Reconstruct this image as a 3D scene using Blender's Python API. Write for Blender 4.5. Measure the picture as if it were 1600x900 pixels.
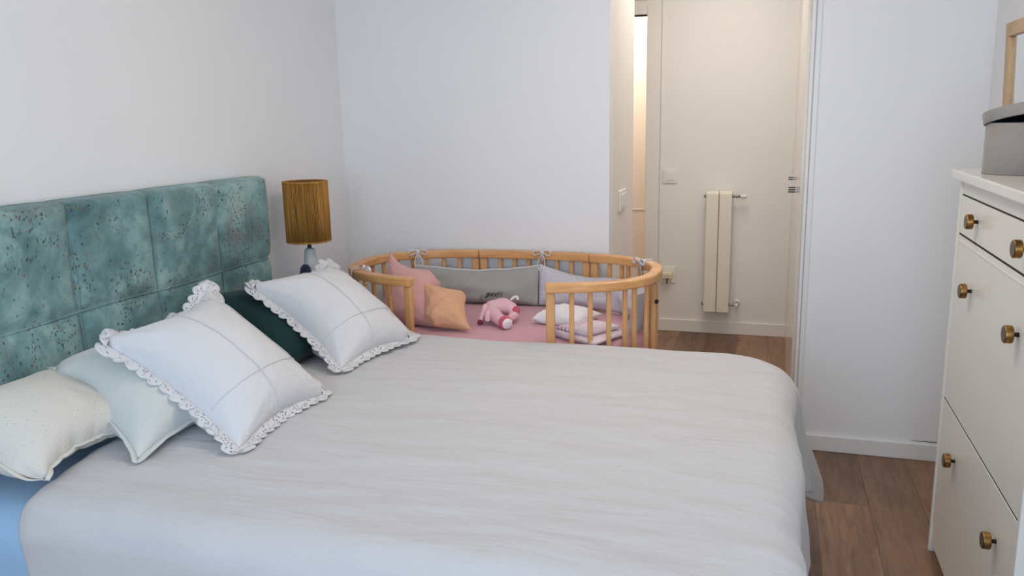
import bpy, bmesh, math, random
import numpy as np
from mathutils import Vector, Matrix, noise
random.seed(7); np.random.seed(7)
for o in list(bpy.data.objects): bpy.data.objects.remove(o)
S = bpy.context.scene; COL = S.collection; PI = math.pi

# ------------------------------------------------------------ camera
yaw, pitch, roll, FPX = math.radians(-17.794), math.radians(11.773), math.radians(1.2009), 1275.6
fw = Vector((math.sin(yaw)*math.cos(pitch), math.cos(yaw)*math.cos(pitch), -math.sin(pitch)))
rt = Vector((math.cos(yaw), -math.sin(yaw), 0)); dn = fw.cross(rt)
c_, s_ = math.cos(roll), math.sin(roll)
R_ = c_*rt + s_*dn; D_ = -s_*rt + c_*dn
cam = bpy.data.objects.new('camera', bpy.data.cameras.new('camera')); COL.objects.link(cam)
cam.matrix_world = Matrix(((R_.x, -D_.x, -fw.x, 0), (R_.y, -D_.y, -fw.y, 0), (R_.z, -D_.z, -fw.z, 1.45), (0, 0, 0, 1)))
cam.data.sensor_width = 36; cam.data.lens = FPX/1600*36; cam.data.clip_start = .02
S.camera = cam

# ------------------------------------------------------------ light and exposure
S.view_settings.view_transform = 'Standard'; S.view_settings.look = 'None'
S.view_settings.exposure = -0.07; S.view_settings.gamma = 1.0; S.view_settings.use_curve_mapping = False
W = bpy.data.worlds.new('sky'); S.world = W; W.use_nodes = True
W.node_tree.nodes['Background'].inputs[0].default_value = (.62, .76, 1, 1)
W.node_tree.nodes['Background'].inputs[1].default_value = 1.0
def area(name, loc, target, sx, sy, power, color, spread=PI):
    l = bpy.data.lights.new(name, 'AREA'); l.shape = 'RECTANGLE'; l.size = sx; l.size_y = sy
    l.energy = power; l.color = color; l.spread = spread
    o = bpy.data.objects.new(name, l); COL.objects.link(o); o.location = loc
    o.rotation_euler = (Vector(target)-Vector(loc)).to_track_quat('-Z', 'Y').to_euler(); return o
area('window_daylight', (-.20, -1.0, 1.55), (-.35, 3, 1.62), 1.7, 1.5, 42, (.70, .855, 1))
area('added_warm_fill', (-.35, 2.2, 2.45), (-.35, 2.25, 0), .7, .7, 13, (1, .84, .66))  # added warm fill near the ceiling, brightens the upper walls; no lamp known there
area('hall_lamp_light', (-.30, 4.35, 2.52), (-.30, 4.45, 0), .8, .8, 15, (1, .93, .84))
area('side_room_light', (-1.2, 6.15, 2.3), (-1.1, 6.2, 0), .5, .5, 16, (1, .88, .76))

# ------------------------------------------------------------ materials
def lin(c):
    return tuple(((v/255)/12.92 if v/255 <= .04045 else ((v/255+.055)/1.055)**2.4) for v in c)+(1,)
class NT:
    def __init__(s, name, rough=.5, color=(200, 200, 200), metal=0, spec=.5):
        s.m = bpy.data.materials.new(name); s.m.use_nodes = True; s.t = s.m.node_tree
        s.b = s.t.nodes['Principled BSDF']; s.b.inputs['Base Color'].default_value = lin(color)
        s.b.inputs['Roughness'].default_value = rough; s.b.inputs['Metallic'].default_value = metal
        s.b.inputs['Specular IOR Level'].default_value = spec
    def n(s, ty, **kw):
        nd = s.t.nodes.new(ty)
        for k, v in kw.items():
            if k.startswith('i_'): nd.inputs[int(k[2:]) if k[2:].isdigit() else k[2:].replace('_', ' ')].default_value = v
            else: setattr(nd, k, v)
        return nd
    def l(s, a, b): s.t.links.new(a, b)
    def coord(s, kind='Object', scale=(1, 1, 1), rot=(0, 0, 0)):
        tc = s.n('ShaderNodeTexCoord'); mp = s.n('ShaderNodeMapping')
        mp.inputs['Scale'].default_value = scale; mp.inputs['Rotation'].default_value = rot
        s.l(tc.outputs[kind], mp.inputs['Vector']); return mp.outputs[0]
    def noise(s, vec, scale, detail=3, rough=.5, dist=0):
        nd = s.n('ShaderNodeTexNoise'); nd.inputs['Scale'].default_value = scale; nd.inputs['Detail'].default_value = detail
        nd.inputs['Roughness'].default_value = rough; nd.inputs['Distortion'].default_value = dist
        s.l(vec, nd.inputs['Vector']); return nd.outputs[0]
    def ramp(s, fac, stops):
        r = s.n('ShaderNodeValToRGB'); e = r.color_ramp.elements
        while len(e) < len(stops): e.new(.5)
        for k, (p, c) in enumerate(stops): e[k].position = p; e[k].color = c if len(c) == 4 else lin(c)
        s.l(fac, r.inputs[0]); return r.outputs[0]
    def mix(s, fac, a, b):
        m = s.n('ShaderNodeMix', data_type='RGBA')
        for sock, v in ((m.inputs[0], fac), (m.inputs[6], a), (m.inputs[7], b)):
            if hasattr(v, 'links') or hasattr(v, 'is_linked'): s.l(v, sock)
            else: sock.default_value = v
        return m.outputs[2]
    def math(s, op, a, b=None, c=None):
        m = s.n('ShaderNodeMath', operation=op)
        for k, v in enumerate((a, b, c)):
            if v is None: continue
            if hasattr(v, 'is_linked'): s.l(v, m.inputs[k])
            else: m.inputs[k].default_value = v
        return m.outputs[0]
    def bump(s, h, strength=.3, dist=.01):
        b = s.n('ShaderNodeBump'); b.inputs['Strength'].default_value = strength; b.inputs['Distance'].default_value = dist
        s.l(h, b.inputs['Height']); s.l(b.outputs[0], s.b.inputs['Normal'])
    def col(s, c): s.l(c, s.b.inputs['Base Color'])

def paint(name, color, rough=.5, bump=.05, scale=90):
    t = NT(name, rough, color); v = t.coord(); n = t.noise(v, scale, 4)
    t.bump(n, bump, .004)
    n2 = t.noise(v, 1.3, 2); a = lin(color); b = tuple(x*.965 for x in a[:3])+(1,)
    t.col(t.ramp(n2, [(.35, a), (.7, b)])); return t.m
def fabric(name, color, color2=None, rough=.9, wr=.35, scale=9, weave=420, sheen=.25, wd=.012):
    t = NT(name, rough, color, spec=.2); v = t.coord()
    n = t.noise(v, scale, 5, .55, .6); w = t.noise(v, weave, 2)
    h = t.math('ADD', n, t.math('MULTIPLY', w, .06)); t.bump(h, wr, wd)
    if color2: t.col(t.ramp(t.noise(v, 4, 3), [(.35, color), (.7, color2)]))
    t.b.inputs['Sheen Weight'].default_value = sheen; return t
def plain(name, color, rough=.4, metal=0, spec=.5): return NT(name, rough, color, metal, spec).m

M = {}
M['wall'] = paint('wall_paint', (241, 241, 243), .42, .04)
M['hall'] = paint('hall_paint', (238, 234, 229), .5, .04)
M['ceil'] = paint('ceiling_paint', (240, 238, 234), .8, .03)
M['trim'] = paint('trim_lacquer', (236, 235, 234), .32, .01)
M['gloss'] = plain('glossy_lacquer', (228, 222, 214), .13)
M['dresser'] = paint('dresser_paint', (232, 230, 224), .28, .01)
M['dressertop'] = paint('dresser_top_paint', (228, 226, 221), .12, .004)
M['gap'] = plain('painted_gap_shade', (40, 38, 36), .9)  # near-black colour standing in for shade between the cabinet fronts
M['radiator'] = paint('radiator_enamel', (238, 230, 214), .3, .01)
M['chrome'] = plain('chrome', (170, 168, 165), .25, 1)
M['dark'] = plain('dark_plastic', (28, 28, 32), .4)
M['plastic'] = plain('white_plastic', (236, 232, 224), .35)
M['cream'] = plain('cream_plastic', (238, 226, 198), .4)

def knob_mat():
    t = NT('antique_brass', .32, (150, 112, 62), 1); v = t.coord()
    t.col(t.ramp(t.noise(v, 60, 4), [(.3, (96, 74, 50)), (.7, (176, 134, 76))])); return t.m
M['brass'] = knob_mat(); M['brassdark'] = plain('aged_brass_stem', (52, 42, 32), .4, 1)
M['brassface'] = plain('brushed_grey_face', (120, 112, 104), .45, .8)

def floor_mat():
    t = NT('oak_floor', .42); tc = t.n('ShaderNodeTexCoord'); sp = t.n('ShaderNodeSeparateXYZ'); t.l(tc.outputs['Object'], sp.inputs[0])
    X, Y = sp.outputs[0], sp.outputs[1]; PW = .19
    u = t.math('DIVIDE', t.math('ADD', X, 10-.322+PW*1), PW); row = t.math('FLOOR', u); fu = t.math('FRACT', u)
    wn = t.n('ShaderNodeTexWhiteNoise', noise_dimensions='1D'); t.l(row, wn.inputs['W'])
    v = t.math('DIVIDE', t.math('ADD', Y, t.math('MULTIPLY', wn.outputs[0], 1.6)), 1.25); cell = t.math('FLOOR', v); fv = t.math('FRACT', v)
    cmb = t.n('ShaderNodeCombineXYZ'); t.l(row, cmb.inputs[0]); t.l(cell, cmb.inputs[1])
    wn2 = t.n('ShaderNodeTexWhiteNoise', noise_dimensions='3D'); t.l(cmb.outputs[0], wn2.inputs['Vector'])
    # grain, shifted per plank
    sh = t.n('ShaderNodeVectorMath', operation='MULTIPLY_ADD'); t.l(wn2.outputs[1], sh.inputs[0]); sh.inputs[1].default_value = (7, 7, 7); t.l(tc.outputs['Object'], sh.inputs[2])
    mp = t.n('ShaderNodeMapping'); mp.inputs['Scale'].default_value = (1, .12, 1); t.l(sh.outputs[0], mp.inputs[0])
    g = t.noise(mp.outputs[0], 42, 5, .65, .8); g2 = t.noise(mp.outputs[0], 7, 3, .5, 1.2)
    base = t.ramp(wn2.outputs[0], [(0, (130, 104, 86)), (.5, (158, 126, 102)), (1, (184, 148, 118))])
    gr = t.ramp(t.math('ADD', t.math('MULTIPLY', g, .6), t.math('MULTIPLY', g2, .4)), [(.32, (120, 98, 84)), (.6, (232, 218, 206))])
    mx = t.n('ShaderNodeMix', data_type='RGBA', blend_type='MULTIPLY'); mx.inputs[0].default_value = .8; t.l(base, mx.inputs[6]); t.l(gr, mx.inputs[7])
    # knots
    mk = t.n('ShaderNodeMapping'); mk.inputs['Scale'].default_value = (1, .55, 1); t.l(sh.outputs[0], mk.inputs[0])
    vo = t.n('ShaderNodeTexVoronoi'); vo.inputs['Scale'].default_value = 4.2; t.l(mk.outputs[0], vo.inputs['Vector'])
    kd = t.math('ADD', vo.outputs['Distance'], t.math('MULTIPLY', t.noise(tc.outputs['Object'], 30, 3), .05))
    kn = t.ramp(kd, [(.05, (1, 1, 1, 1)), (.10, (0, 0, 0, 1))])
    c1 = t.mix(kn, mx.outputs[2], lin((52, 38, 32)))
    e1 = t.math('LESS_THAN', fu, .012); e2 = t.math('LESS_THAN', fv, .002); e = t.math('MAXIMUM', e1, e2)
    t.col(t.mix(t.math('MULTIPLY', e, .75), c1, lin((46, 36, 32))))
    t.bump(t.math('SUBTRACT', t.math('MULTIPLY', g, .3), e), .25, .002); return t.m
M['floor'] = floor_mat()

def wood(name, c1, c2, stretch=(1, 1, .12), scale=40, rough=.4):
    t = NT(name, rough); v = t.coord('Object', stretch); n = t.noise(v, scale, 4, .6, .6)
    t.col(t.ramp(n, [(.3, c1), (.7, c2)])); t.bump(n, .08, .002); return t.m
M['beech'] = wood('honey_beech', (208, 150, 98), (230, 180, 124), (.3, .3, .1), 50, .36)
M['beechrail'] = wood('honey_beech_rail', (206, 145, 90), (230, 178, 120), (.12, .3, 1), 46, .34)
M['oakframe'] = wood('pale_oak_frame', (186, 152, 114), (210, 180, 142), (1, .15, .3), 50, .5)

def velvet():
    t = NT('teal_floral_velvet', .75, spec=.25); v = t.coord()
    cl = t.noise(v, 4.5, 5, .6, .8); cl2 = t.noise(v, 16, 4, .6, .3)
    base = t.ramp(t.math('ADD', t.math('MULTIPLY', cl, .75), t.math('MULTIPLY', cl2, .25)), [(.36, (74, 108, 111)), (.5, (112, 148, 150)), (.63, (152, 184, 182))])
    rs = t.ramp(t.noise(v, 5.2, 4, .6, 1.0), [(.56, (0, 0, 0, 1)), (.70, (.5, .5, .5, 1))])
    base = t.mix(rs, base, lin((128, 122, 118)))
    v2 = t.coord('Object', (1, 1, .66), (.6, 0, 0)); dv = t.n('ShaderNodeVectorMath', operation='ADD')
    nn = t.n('ShaderNodeTexNoise'); nn.inputs['Scale'].default_value = 60; t.l(v2, nn.inputs['Vector'])
    ms = t.n('ShaderNodeVectorMath', operation='SCALE'); t.l(nn.outputs[1], ms.inputs[0]); ms.inputs['Scale'].default_value = .02
    t.l(v2, dv.inputs[0]); t.l(ms.outputs[0], dv.inputs[1])
    vo = t.n('ShaderNodeTexVoronoi'); vo.inputs['Scale'].default_value = 112; t.l(dv.outputs[0], vo.inputs['Vector'])
    dot = t.ramp(vo.outputs['Distance'], [(.30, (1, 1, 1, 1)), (.42, (0, 0, 0, 1))])
    cluster = t.ramp(t.noise(v, 9.5, 2, .5, .5), [(.49, (0, 0, 0, 1)), (.56, (1, 1, 1, 1))])
    sc = t.n('ShaderNodeSeparateColor'); t.l(vo.outputs['Color'], sc.inputs[0])
    keep = t.math('GREATER_THAN', sc.outputs[0], .30)
    few = t.math('GREATER_THAN', sc.outputs[1], .955)
    m = t.math('MULTIPLY', dot, t.math('MAXIMUM', t.math('MULTIPLY', cluster, keep), few))
    dc = t.ramp(sc.outputs[2], [(.0, (44, 48, 52)), (.45, (62, 58, 58)), (.7, (112, 84, 80)), (1, (132, 124, 92))])
    t.col(t.mix(t.math('MULTIPLY', m, .85), base, dc))
    t.b.inputs['Sheen Weight'].default_value = .3; t.bump(cl2, .15, .006); return t.m
M['velvet'] = velvet()
M['velvetdark'] = fabric('dark_green_velvet', (12, 44, 47), (18, 55, 57), .8, .25, 7, sheen=.15).m
M['bluesheet'] = fabric('light_blue_cotton', (150, 184, 218), (158, 192, 224), .85, .25, 7).m
M['mattress'] = fabric('mattress_ticking', (220, 220, 220)).m

def duvet_mat():
    t = NT('white_linen', .85, (198, 197, 200), spec=.2)
    v = t.coord('Object', (.6, 1.6, .9), (0, 0, .12)); n = t.noise(v, 6, 3.5, .5, 1.2)
    v2 = t.coord('Object', (.5, 1.9, .8), (0, 0, -.15)); n2 = t.noise(v2, 11, 3, .5, 1.6); w = t.noise(t.coord(), 500, 2)
    t.bump(t.math('ADD', t.math('ADD', n, t.math('MULTIPLY', n2, .35)), t.math('MULTIPLY', w, .03)), .42, .018)
    t.b.inputs['Sheen Weight'].default_value = .2; return t.m
M['duvet'] = duvet_mat()
def dots_mat():
    t = fabric('speckled_cream_cotton', (222, 218, 210), (216, 213, 206), wr=.45, scale=8)
    tc = t.n('ShaderNodeTexCoord'); vo = t.n('ShaderNodeTexVoronoi'); vo.inputs['Scale'].default_value = 50; vo.inputs['Randomness'].default_value = .85
    t.l(tc.outputs['UV'], vo.inputs['Vector'])
    sc = t.n('ShaderNodeSeparateColor'); t.l(vo.outputs['Color'], sc.inputs[0])
    d = t.math('LESS_THAN', vo.outputs['Distance'], .14); k = t.math('GREATER_THAN', sc.outputs[0], .15)
    old = t.b.inputs['Base Color'].links[0].from_socket
    t.col(t.mix(t.math('MULTIPLY', t.math('MULTIPLY', d, k), .8), old, lin((128, 122, 116)))); return t.m
M['dots'] = dots_mat()
M['palegrey'] = fabric('pale_sage_cotton', (210, 213, 211), (203, 207, 206), wr=.5, scale=7).m
def eyelet(cut):
    t = NT('white_eyelet_lace' if cut else 'white_embroidered_cotton', .85, (216, 216, 220), spec=.2)
    tc = t.n('ShaderNodeTexCoord'); v = t.coord()
    if cut:
        vo = t.n('ShaderNodeTexVoronoi'); vo.inputs['Scale'].default_value = 1.0; vo.inputs['Randomness'].default_value = .55; t.l(tc.outputs['UV'], vo.inputs['Vector'])
        hole = t.math('LESS_THAN', vo.outputs['Distance'], .30)
        sp = t.n('ShaderNodeSeparateXYZ'); t.l(tc.outputs['UV'], sp.inputs[0])
        band = t.math('MULTIPLY', t.math('GREATER_THAN', sp.outputs[1], .8), t.math('LESS_THAN', sp.outputs[1], 4.2))
        hole = t.math('MULTIPLY', hole, band)
        tr = t.n('ShaderNodeBsdfTransparent'); ms = t.n('ShaderNodeMixShader'); t.l(hole, ms.inputs[0]); t.l(t.b.outputs[0], ms.inputs[1]); t.l(tr.outputs[0], ms.inputs[2])
        t.l(ms.outputs[0], t.t.nodes['Material Output'].inputs[0])
    else:
        sp = t.n('ShaderNodeSeparateXYZ'); t.l(tc.outputs['UV'], sp.inputs[0])
        def line(s, p):
            return t.math('LESS_THAN', t.math('ABSOLUTE', t.math('SUBTRACT', s, p)), .006)
        x, y = sp.outputs[0], sp.outputs[1]
        def win(s, a, b): return t.math('MULTIPLY', t.math('GREATER_THAN', s, a), t.math('LESS_THAN', s, b))
        L = t.math('MAXIMUM', t.math('MAXIMUM', t.math('MULTIPLY', line(x, .30), win(y, .0, .9)), t.math('MULTIPLY', line(x, .78), win(y, .2, .95))), t.math('MULTIPLY', line(y, .27), win(x, .05, .95)))
        wf = t.noise(v, 320, 1); n = t.noise(v, 9, 5, .6, .8)
        vo = t.n('ShaderNodeTexVoronoi'); vo.inputs['Scale'].default_value = 75; t.l(tc.outputs['UV'], vo.inputs['Vector'])
        h = t.math('ADD', t.math('ADD', n, t.math('MULTIPLY', L, .35)), t.math('MULTIPLY', vo.outputs['Distance'], -.06)); t.bump(h, .5, .012)
    t.b.inputs['Sheen Weight'].default_value = .2; return t.m
M['lace'] = eyelet(True); M['embro'] = eyelet(False)
M['pink'] = fabric('dusty_pink_cotton', (222, 172, 168), (214, 163, 160), wr=.4, scale=10).m
M['orange'] = fabric('apricot_cotton', (226, 174, 138), (217, 164, 128), wr=.4, scale=12).m
M['pinksheet'] = fabric('rose_sheet', (212, 162, 174), (205, 154, 166), wr=.2, scale=8).m
M['greyb'] = fabric('grey_bumper_cotton', (172, 171, 166), (164, 163, 159), wr=.35, scale=8).m
M['whitecot'] = fabric('white_cotton', (232, 230, 236), None, wr=.3, scale=12).m
def speck():
    t = fabric('speckled_lilac_cotton', (214, 212, 222), None, wr=.4, scale=9); v = t.coord()
    n = t.noise(v, 240, 2, .7); t.col(t.ramp(n, [(.36, (168, 168, 188)), (.47, (214, 212, 220))])); return t.m
M['speck'] = speck()
def stripes():
    t = fabric('striped_swaddle', (226, 206, 218), None, wr=.3, scale=14); tc = t.n('ShaderNodeTexCoord')
    sp = t.n('ShaderNodeSeparateXYZ'); t.l(tc.outputs['UV'], sp.inputs[0])
    a = t.math('FRACT', t.math('MULTIPLY', sp.outputs[0], 9)); s = t.math('MULTIPLY', t.math('LESS_THAN', a, .28), t.math('GREATER_THAN', sp.outputs[0], .58))
    t.col(t.mix(s, lin((226, 208, 220)), lin((168, 112, 138)))); return t.m
M['stripes'] = stripes()
def rope():
    t = NT('jute_cord', .8, (176, 124, 60), spec=.2); v = t.coord(); tc = t.n('ShaderNodeTexCoord'); sp = t.n('ShaderNodeSeparateXYZ'); t.l(tc.outputs['Object'], sp.inputs[0])
    n = t.noise(t.coord('Object', (1, 1, .06)), 90, 3); t.col(t.ramp(n, [(.3, (150, 100, 42)), (.7, (206, 156, 84))]))
    t.bump(t.noise(t.coord('Object', (1, 1, 1)), 400, 2), .3, .002); return t.m
M['rope'] = rope(); M['ropedark'] = fabric('brown_lining', (112, 76, 34), None).m
M['ceramic'] = paint('grey_ceramic', (196, 202, 206), .35, .02)
M['felt'] = fabric('grey_felt', (150, 146, 142), (138, 134, 132), wr=.25, scale=30, weave=300).m
M['feltdark'] = fabric('navy_lining', (20, 26, 38)).m
M['piggy'] = fabric('pink_plush', (236, 192, 202), (228, 178, 190), wr=.4, scale=40).m
M['pigred'] = fabric('rose_plush', (204, 92, 116), None, wr=.3, scale=40).m
M['pigwhite'] = fabric('white_plush', (240, 230, 234), None, wr=.3, scale=40).m
M['navy'] = fabric('navy_cloth', (40, 46, 66)).m
M['mirror'] = plain('mirror_glass', (235, 236, 234), .02, 1)
M['tile'] = paint('cream_tile', (244, 234, 222), .25, .01)
M['glass'] = plain('clear', (255, 255, 255), 0)

# ------------------------------------------------------------ helpers
def tagp(o, label=None, cat=None, group=None, kind=None):
    if label: o['label'] = label
    if cat: o['category'] = cat
    if group: o['group'] = group
    if kind: o['kind'] = kind
    return o
def empty(name, loc, label, cat, group=None):
    o = bpy.data.objects.new(name, None); COL.objects.link(o); o.location = loc; o.empty_display_size = .05
    bpy.context.view_layer.update() if False else None
    return tagp(o, label, cat, group)
def obj(name, bm, mat, parent=None, smooth=False, bevel=0, subd=0, label=None):
    me = bpy.data.meshes.new(name)
    if isinstance(bm, bmesh.types.BMesh):
        bmesh.ops.recalc_face_normals(bm, faces=bm.faces); bm.to_mesh(me); bm.free()
    else:
        v, f = bm[:2]; me.from_pydata([tuple(map(float, p)) for p in v], [], f)
        if len(bm) > 2:
            uv = me.uv_layers.new(name='UVMap')
            for lp in me.loops: uv.data[lp.index].uv = bm[2][lp.vertex_index]
    if smooth:
        for p in me.polygons: p.use_smooth = True
    me.materials.append(mat); o = bpy.data.objects.new(name, me); COL.objects.link(o)
    if parent is not None:
        o.parent = parent; off = Vector((0, 0, 0)); q = parent
        while q is not None: off += q.location; q = q.parent
        me.transform(Matrix.Translation(-off))          # mesh data is authored in world coordinates
    if bevel:
        b = o.modifiers.new('bevel', 'BEVEL'); b.width = bevel; b.segments = 2; b.limit_method = 'ANGLE'
    if subd:
        b = o.modifiers.new('subd', 'SUBSURF'); b.levels = b.render_levels = subd
    if label: o['label'] = label
    return o
def BM(): return bmesh.new()
def box(bm, x0, x1, y0, y1, z0, z1):
    vs = [bm.verts.new(p) for p in ((x0, y0, z0), (x1, y0, z0), (x1, y1, z0), (x0, y1, z0), (x0, y0, z1), (x1, y0, z1), (x1, y1, z1), (x0, y1, z1))]
    for f in ((0, 3, 2, 1), (4, 5, 6, 7), (0, 1, 5, 4), (1, 2, 6, 5), (2, 3, 7, 6), (3, 0, 4, 7)): bm.faces.new([vs[i] for i in f])
    return bm
def bx(*a): return box(BM(), *a)
def struct(name, bm, mat, **k): return tagp(obj(name, bm, mat, **k), kind='structure')
def frame_axes(d):
    d = d.normalized(); a = Vector((0, 0, 1)) if abs(d.z) < .9 else Vector((1, 0, 0)); u = d.cross(a).normalized(); return u, d.cross(u).normalized()
def lathe(bm, prof, c, axis=(0, 0, 1), n=32, caps=True):
    ax = Vector(axis).normalized(); u, v = frame_axes(ax); c = Vector(c); rings = []
    for r, h in prof:
        rings.append([bm.verts.new(c+ax*h+(u*math.cos(2*PI*k/n)+v*math.sin(2*PI*k/n))*r) for k in range(n)])
    for a, b in zip(rings, rings[1:]):
        for k in range(n): bm.faces.new((a[k], a[(k+1) % n], b[(k+1) % n], b[k]))
    if caps:
        bm.faces.new(rings[0][::-1]); bm.faces.new(rings[-1])
    return bm
def tube(bm, pts, r, n=10, flat=1.0):
    pts = [Vector(p) for p in pts]; rings = []; rr = r if hasattr(r, '__len__') else [r]*len(pts); u = None
    for i, p in enumerate(pts):
        d = (pts[min(i+1, len(pts)-1)]-pts[max(i-1, 0)]).normalized()
        if u is None: u, v = frame_axes(d)
        else: u = (u-d*u.dot(d)).normalized(); v = d.cross(u)
        rings.append([bm.verts.new(p+(u*math.cos(2*PI*k/n)+v*math.sin(2*PI*k/n)*flat)*rr[i]) for k in range(n)])
    for a, b in zip(rings, rings[1:]):
        for k in range(n): bm.faces.new((a[k], a[(k+1) % n], b[(k+1) % n], b[k]))
    bm.faces.new(rings[0][::-1]); bm.faces.new(rings[-1]); return bm
def spline(P, n=8):
    P = [Vector(p) for p in P]; out = []
    Q = [P[0]*2-P[1]]+P+[P[-1]*2-P[-2]]
    for i in range(1, len(Q)-2):
        for k in range(n):
            t = k/n; a, b, c, d = Q[i-1], Q[i], Q[i+1], Q[i+2]
            out.append(.5*((2*b)+(c-a)*t+(2*a-5*b+4*c-d)*t*t+(3*b-a-3*c+d)*t**3))
    out.append(P[-1]); return out

# ------------------------------------------------------------ setting
XL, XR, YB, YH, ZC = -2.0, .773, 3.594, 5.49, 2.6
XO, XP = -.691, .128            # doorway: left jamb corner, right glossy side wall
YN = -1.1
struct('floor', bx(-2.1, 1.0, -1.3, 7.4, -.1, 0), M['floor'])
struct('ceiling', bx(-2.1, 1.0, -1.3, 7.4, ZC, ZC+.1), M['ceil'])
struct('wall_left', bx(XL-.1, XL, YN-.1, YB+.1, 0, ZC), M['wall'])
struct('wall_right', bx(XR, XR+.1, YN-.1, YB+.1, 0, ZC), M['wall'])
struct('wall_back', bx(XL, XO, YB, YB+.09, 0, ZC), M['wall'])
struct('wall_return', bx(XO-.09, XO, YB+.09, 4.235, 0, ZC), M['hall'])
struct('wall_back_right', bx(XP+.03, XR, YB, YB+.09, 0, ZC), M['wall'])
struct('wall_hall_side', bx(XP+.002, XP+.09, YB+.10, YH, 0, ZC), M['hall'])
bm = BM(); box(bm, -.811, XP+.09, YH, YH+.1, 0, ZC); box(bm, -2.0, -.811, YH, YH+.1, 2.08, ZC); box(bm, -2.0, -1.65, YH, YH+.1, 0, 2.08)
struct('wall_hall', bm, M['hall'])
struct('wall_hall_left', bx(-2.0, -1.9, YB+.09, YH, 0, ZC), M['hall'])
bm = BM(); box(bm, -2.0, .3, 6.6, 6.7, 0, ZC); box(bm, -2.1, -2.0, YH, 6.7, 0, ZC); box(bm, -.5, -.4, YH+.1, 6.6, 0, ZC)
struct('wall_side_room', bm, M['tile'])
# rear wall with the window the daylight comes through
WX0, WX1, WZ0, WZ1 = -1.10, .70, .80, 2.3
bm = BM(); box(bm, XL, WX0, YN-.1, YN, 0, ZC); box(bm, WX1, XR, YN-.1, YN, 0, ZC); box(bm, WX0, WX1, YN-.1, YN, 0, WZ0); box(bm, WX0, WX1, YN-.1, YN, WZ1, ZC)
struct('wall_near', bm, M['wall'])
w = BM()
for a in ((WX0, WX1, WZ0, WZ0+.06), (WX0, WX1, WZ1-.06, WZ1), (WX0, WX0+.06, WZ0, WZ1), (WX1-.06, WX1, WZ0, WZ1), (-.24, -.16, WZ0, WZ1)):
    box(w, a[0], a[1], YN-.08, YN-.02, a[2], a[3])
struct('window_1', w, M['trim'])
# baseboards
struct('baseboard_back_right', bx(XP+.03, XR, YB-.014, YB, 0, .073), M['trim'], bevel=.004)
struct('baseboard_back', bx(XL, XO, YB-.014, YB, 0, .073), M['trim'], bevel=.004)
struct('baseboard_left', bx(XL, XL+.014, YN, YB-.014, 0, .073), M['trim'], bevel=.004)
struct('baseboard_right', bx(XR-.014, XR, YN, YB-.014, 0, .073), M['trim'], bevel=.004)
struct('baseboard_hall', bx(-.705, XP, YH-.014, YH, 0, .085), M['hall'], bevel=.004)
struct('baseboard_return', bx(XO, XO+.012, YB+.0, 4.235, 0, .073), M['hall'], bevel=.004)
# trim of the doorway's right side (thin white strips with a groove)
bm = BM(); box(bm, XP-.003, XP+.007, YB-.012, YB+.10, 0, ZC); box(bm, XP+.012, XP+.03, YB-.008, YB+.09, 0, ZC); box(bm, XP+.007, XP+.012, YB+.004, YB+.09, 0, ZC)
struct('trim_1', bm, M['trim'])
# glossy side doors of the hall, each with a dark pull handle
for i, (y0, y1, hy, npin) in enumerate(((3.70, 4.545, 4.42, 3), (4.555, 5.40, 5.0, 2))):
    d = struct('door_%d' % (i+1), bx(XP-.016, XP+.001, y0, y1, .01, 2.45), M['gloss'], bevel=.002)
    h = BM()
    for k in range(npin): box(h, XP-.052+(.008 if npin == 2 else 0), XP-.016, hy-.008, hy+.008, 1.085-.011*k-.008-(.0 if npin == 2 else .008), 1.085-.011*k-.002-(.0 if npin == 2 else .008))
    obj('door_handle', h, M['dark'], d, bevel=.001)
    h = BM(); box(h, XP-.0175, XP-.016, hy-.014, hy+.014, 1.04, 1.095); obj('handle_plate', h, M['chrome'], d)
struct('trim_2', bx(XP-.012, XP+.001, 5.41, YH-.001, 0, ZC), M['hall'], bevel=.002)
# hall door frame (left end of hall wall)
bm = BM(); box(bm, -.811, -.72, YH-.018, YH+.1, 0, 2.15); box(bm, -1.65, -.811, YH-.018, YH+.1, 2.08, 2.15)
struct('trim_3', bm, M['hall'], bevel=.004)
bm = BM(); box(bm, -.716, -.704, YH-.010, YH, 0, 2.3); box(bm, -1.65, -.704, YH-.010, YH, 2.17, 2.19)
struct('trim_4', bm, M['hall'], bevel=.002)
# tiled strip lines in the side room
struct('trim_5', bx(-1.9, -.52, 6.594, 6.6, .70, .706), M['hall'])

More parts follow.
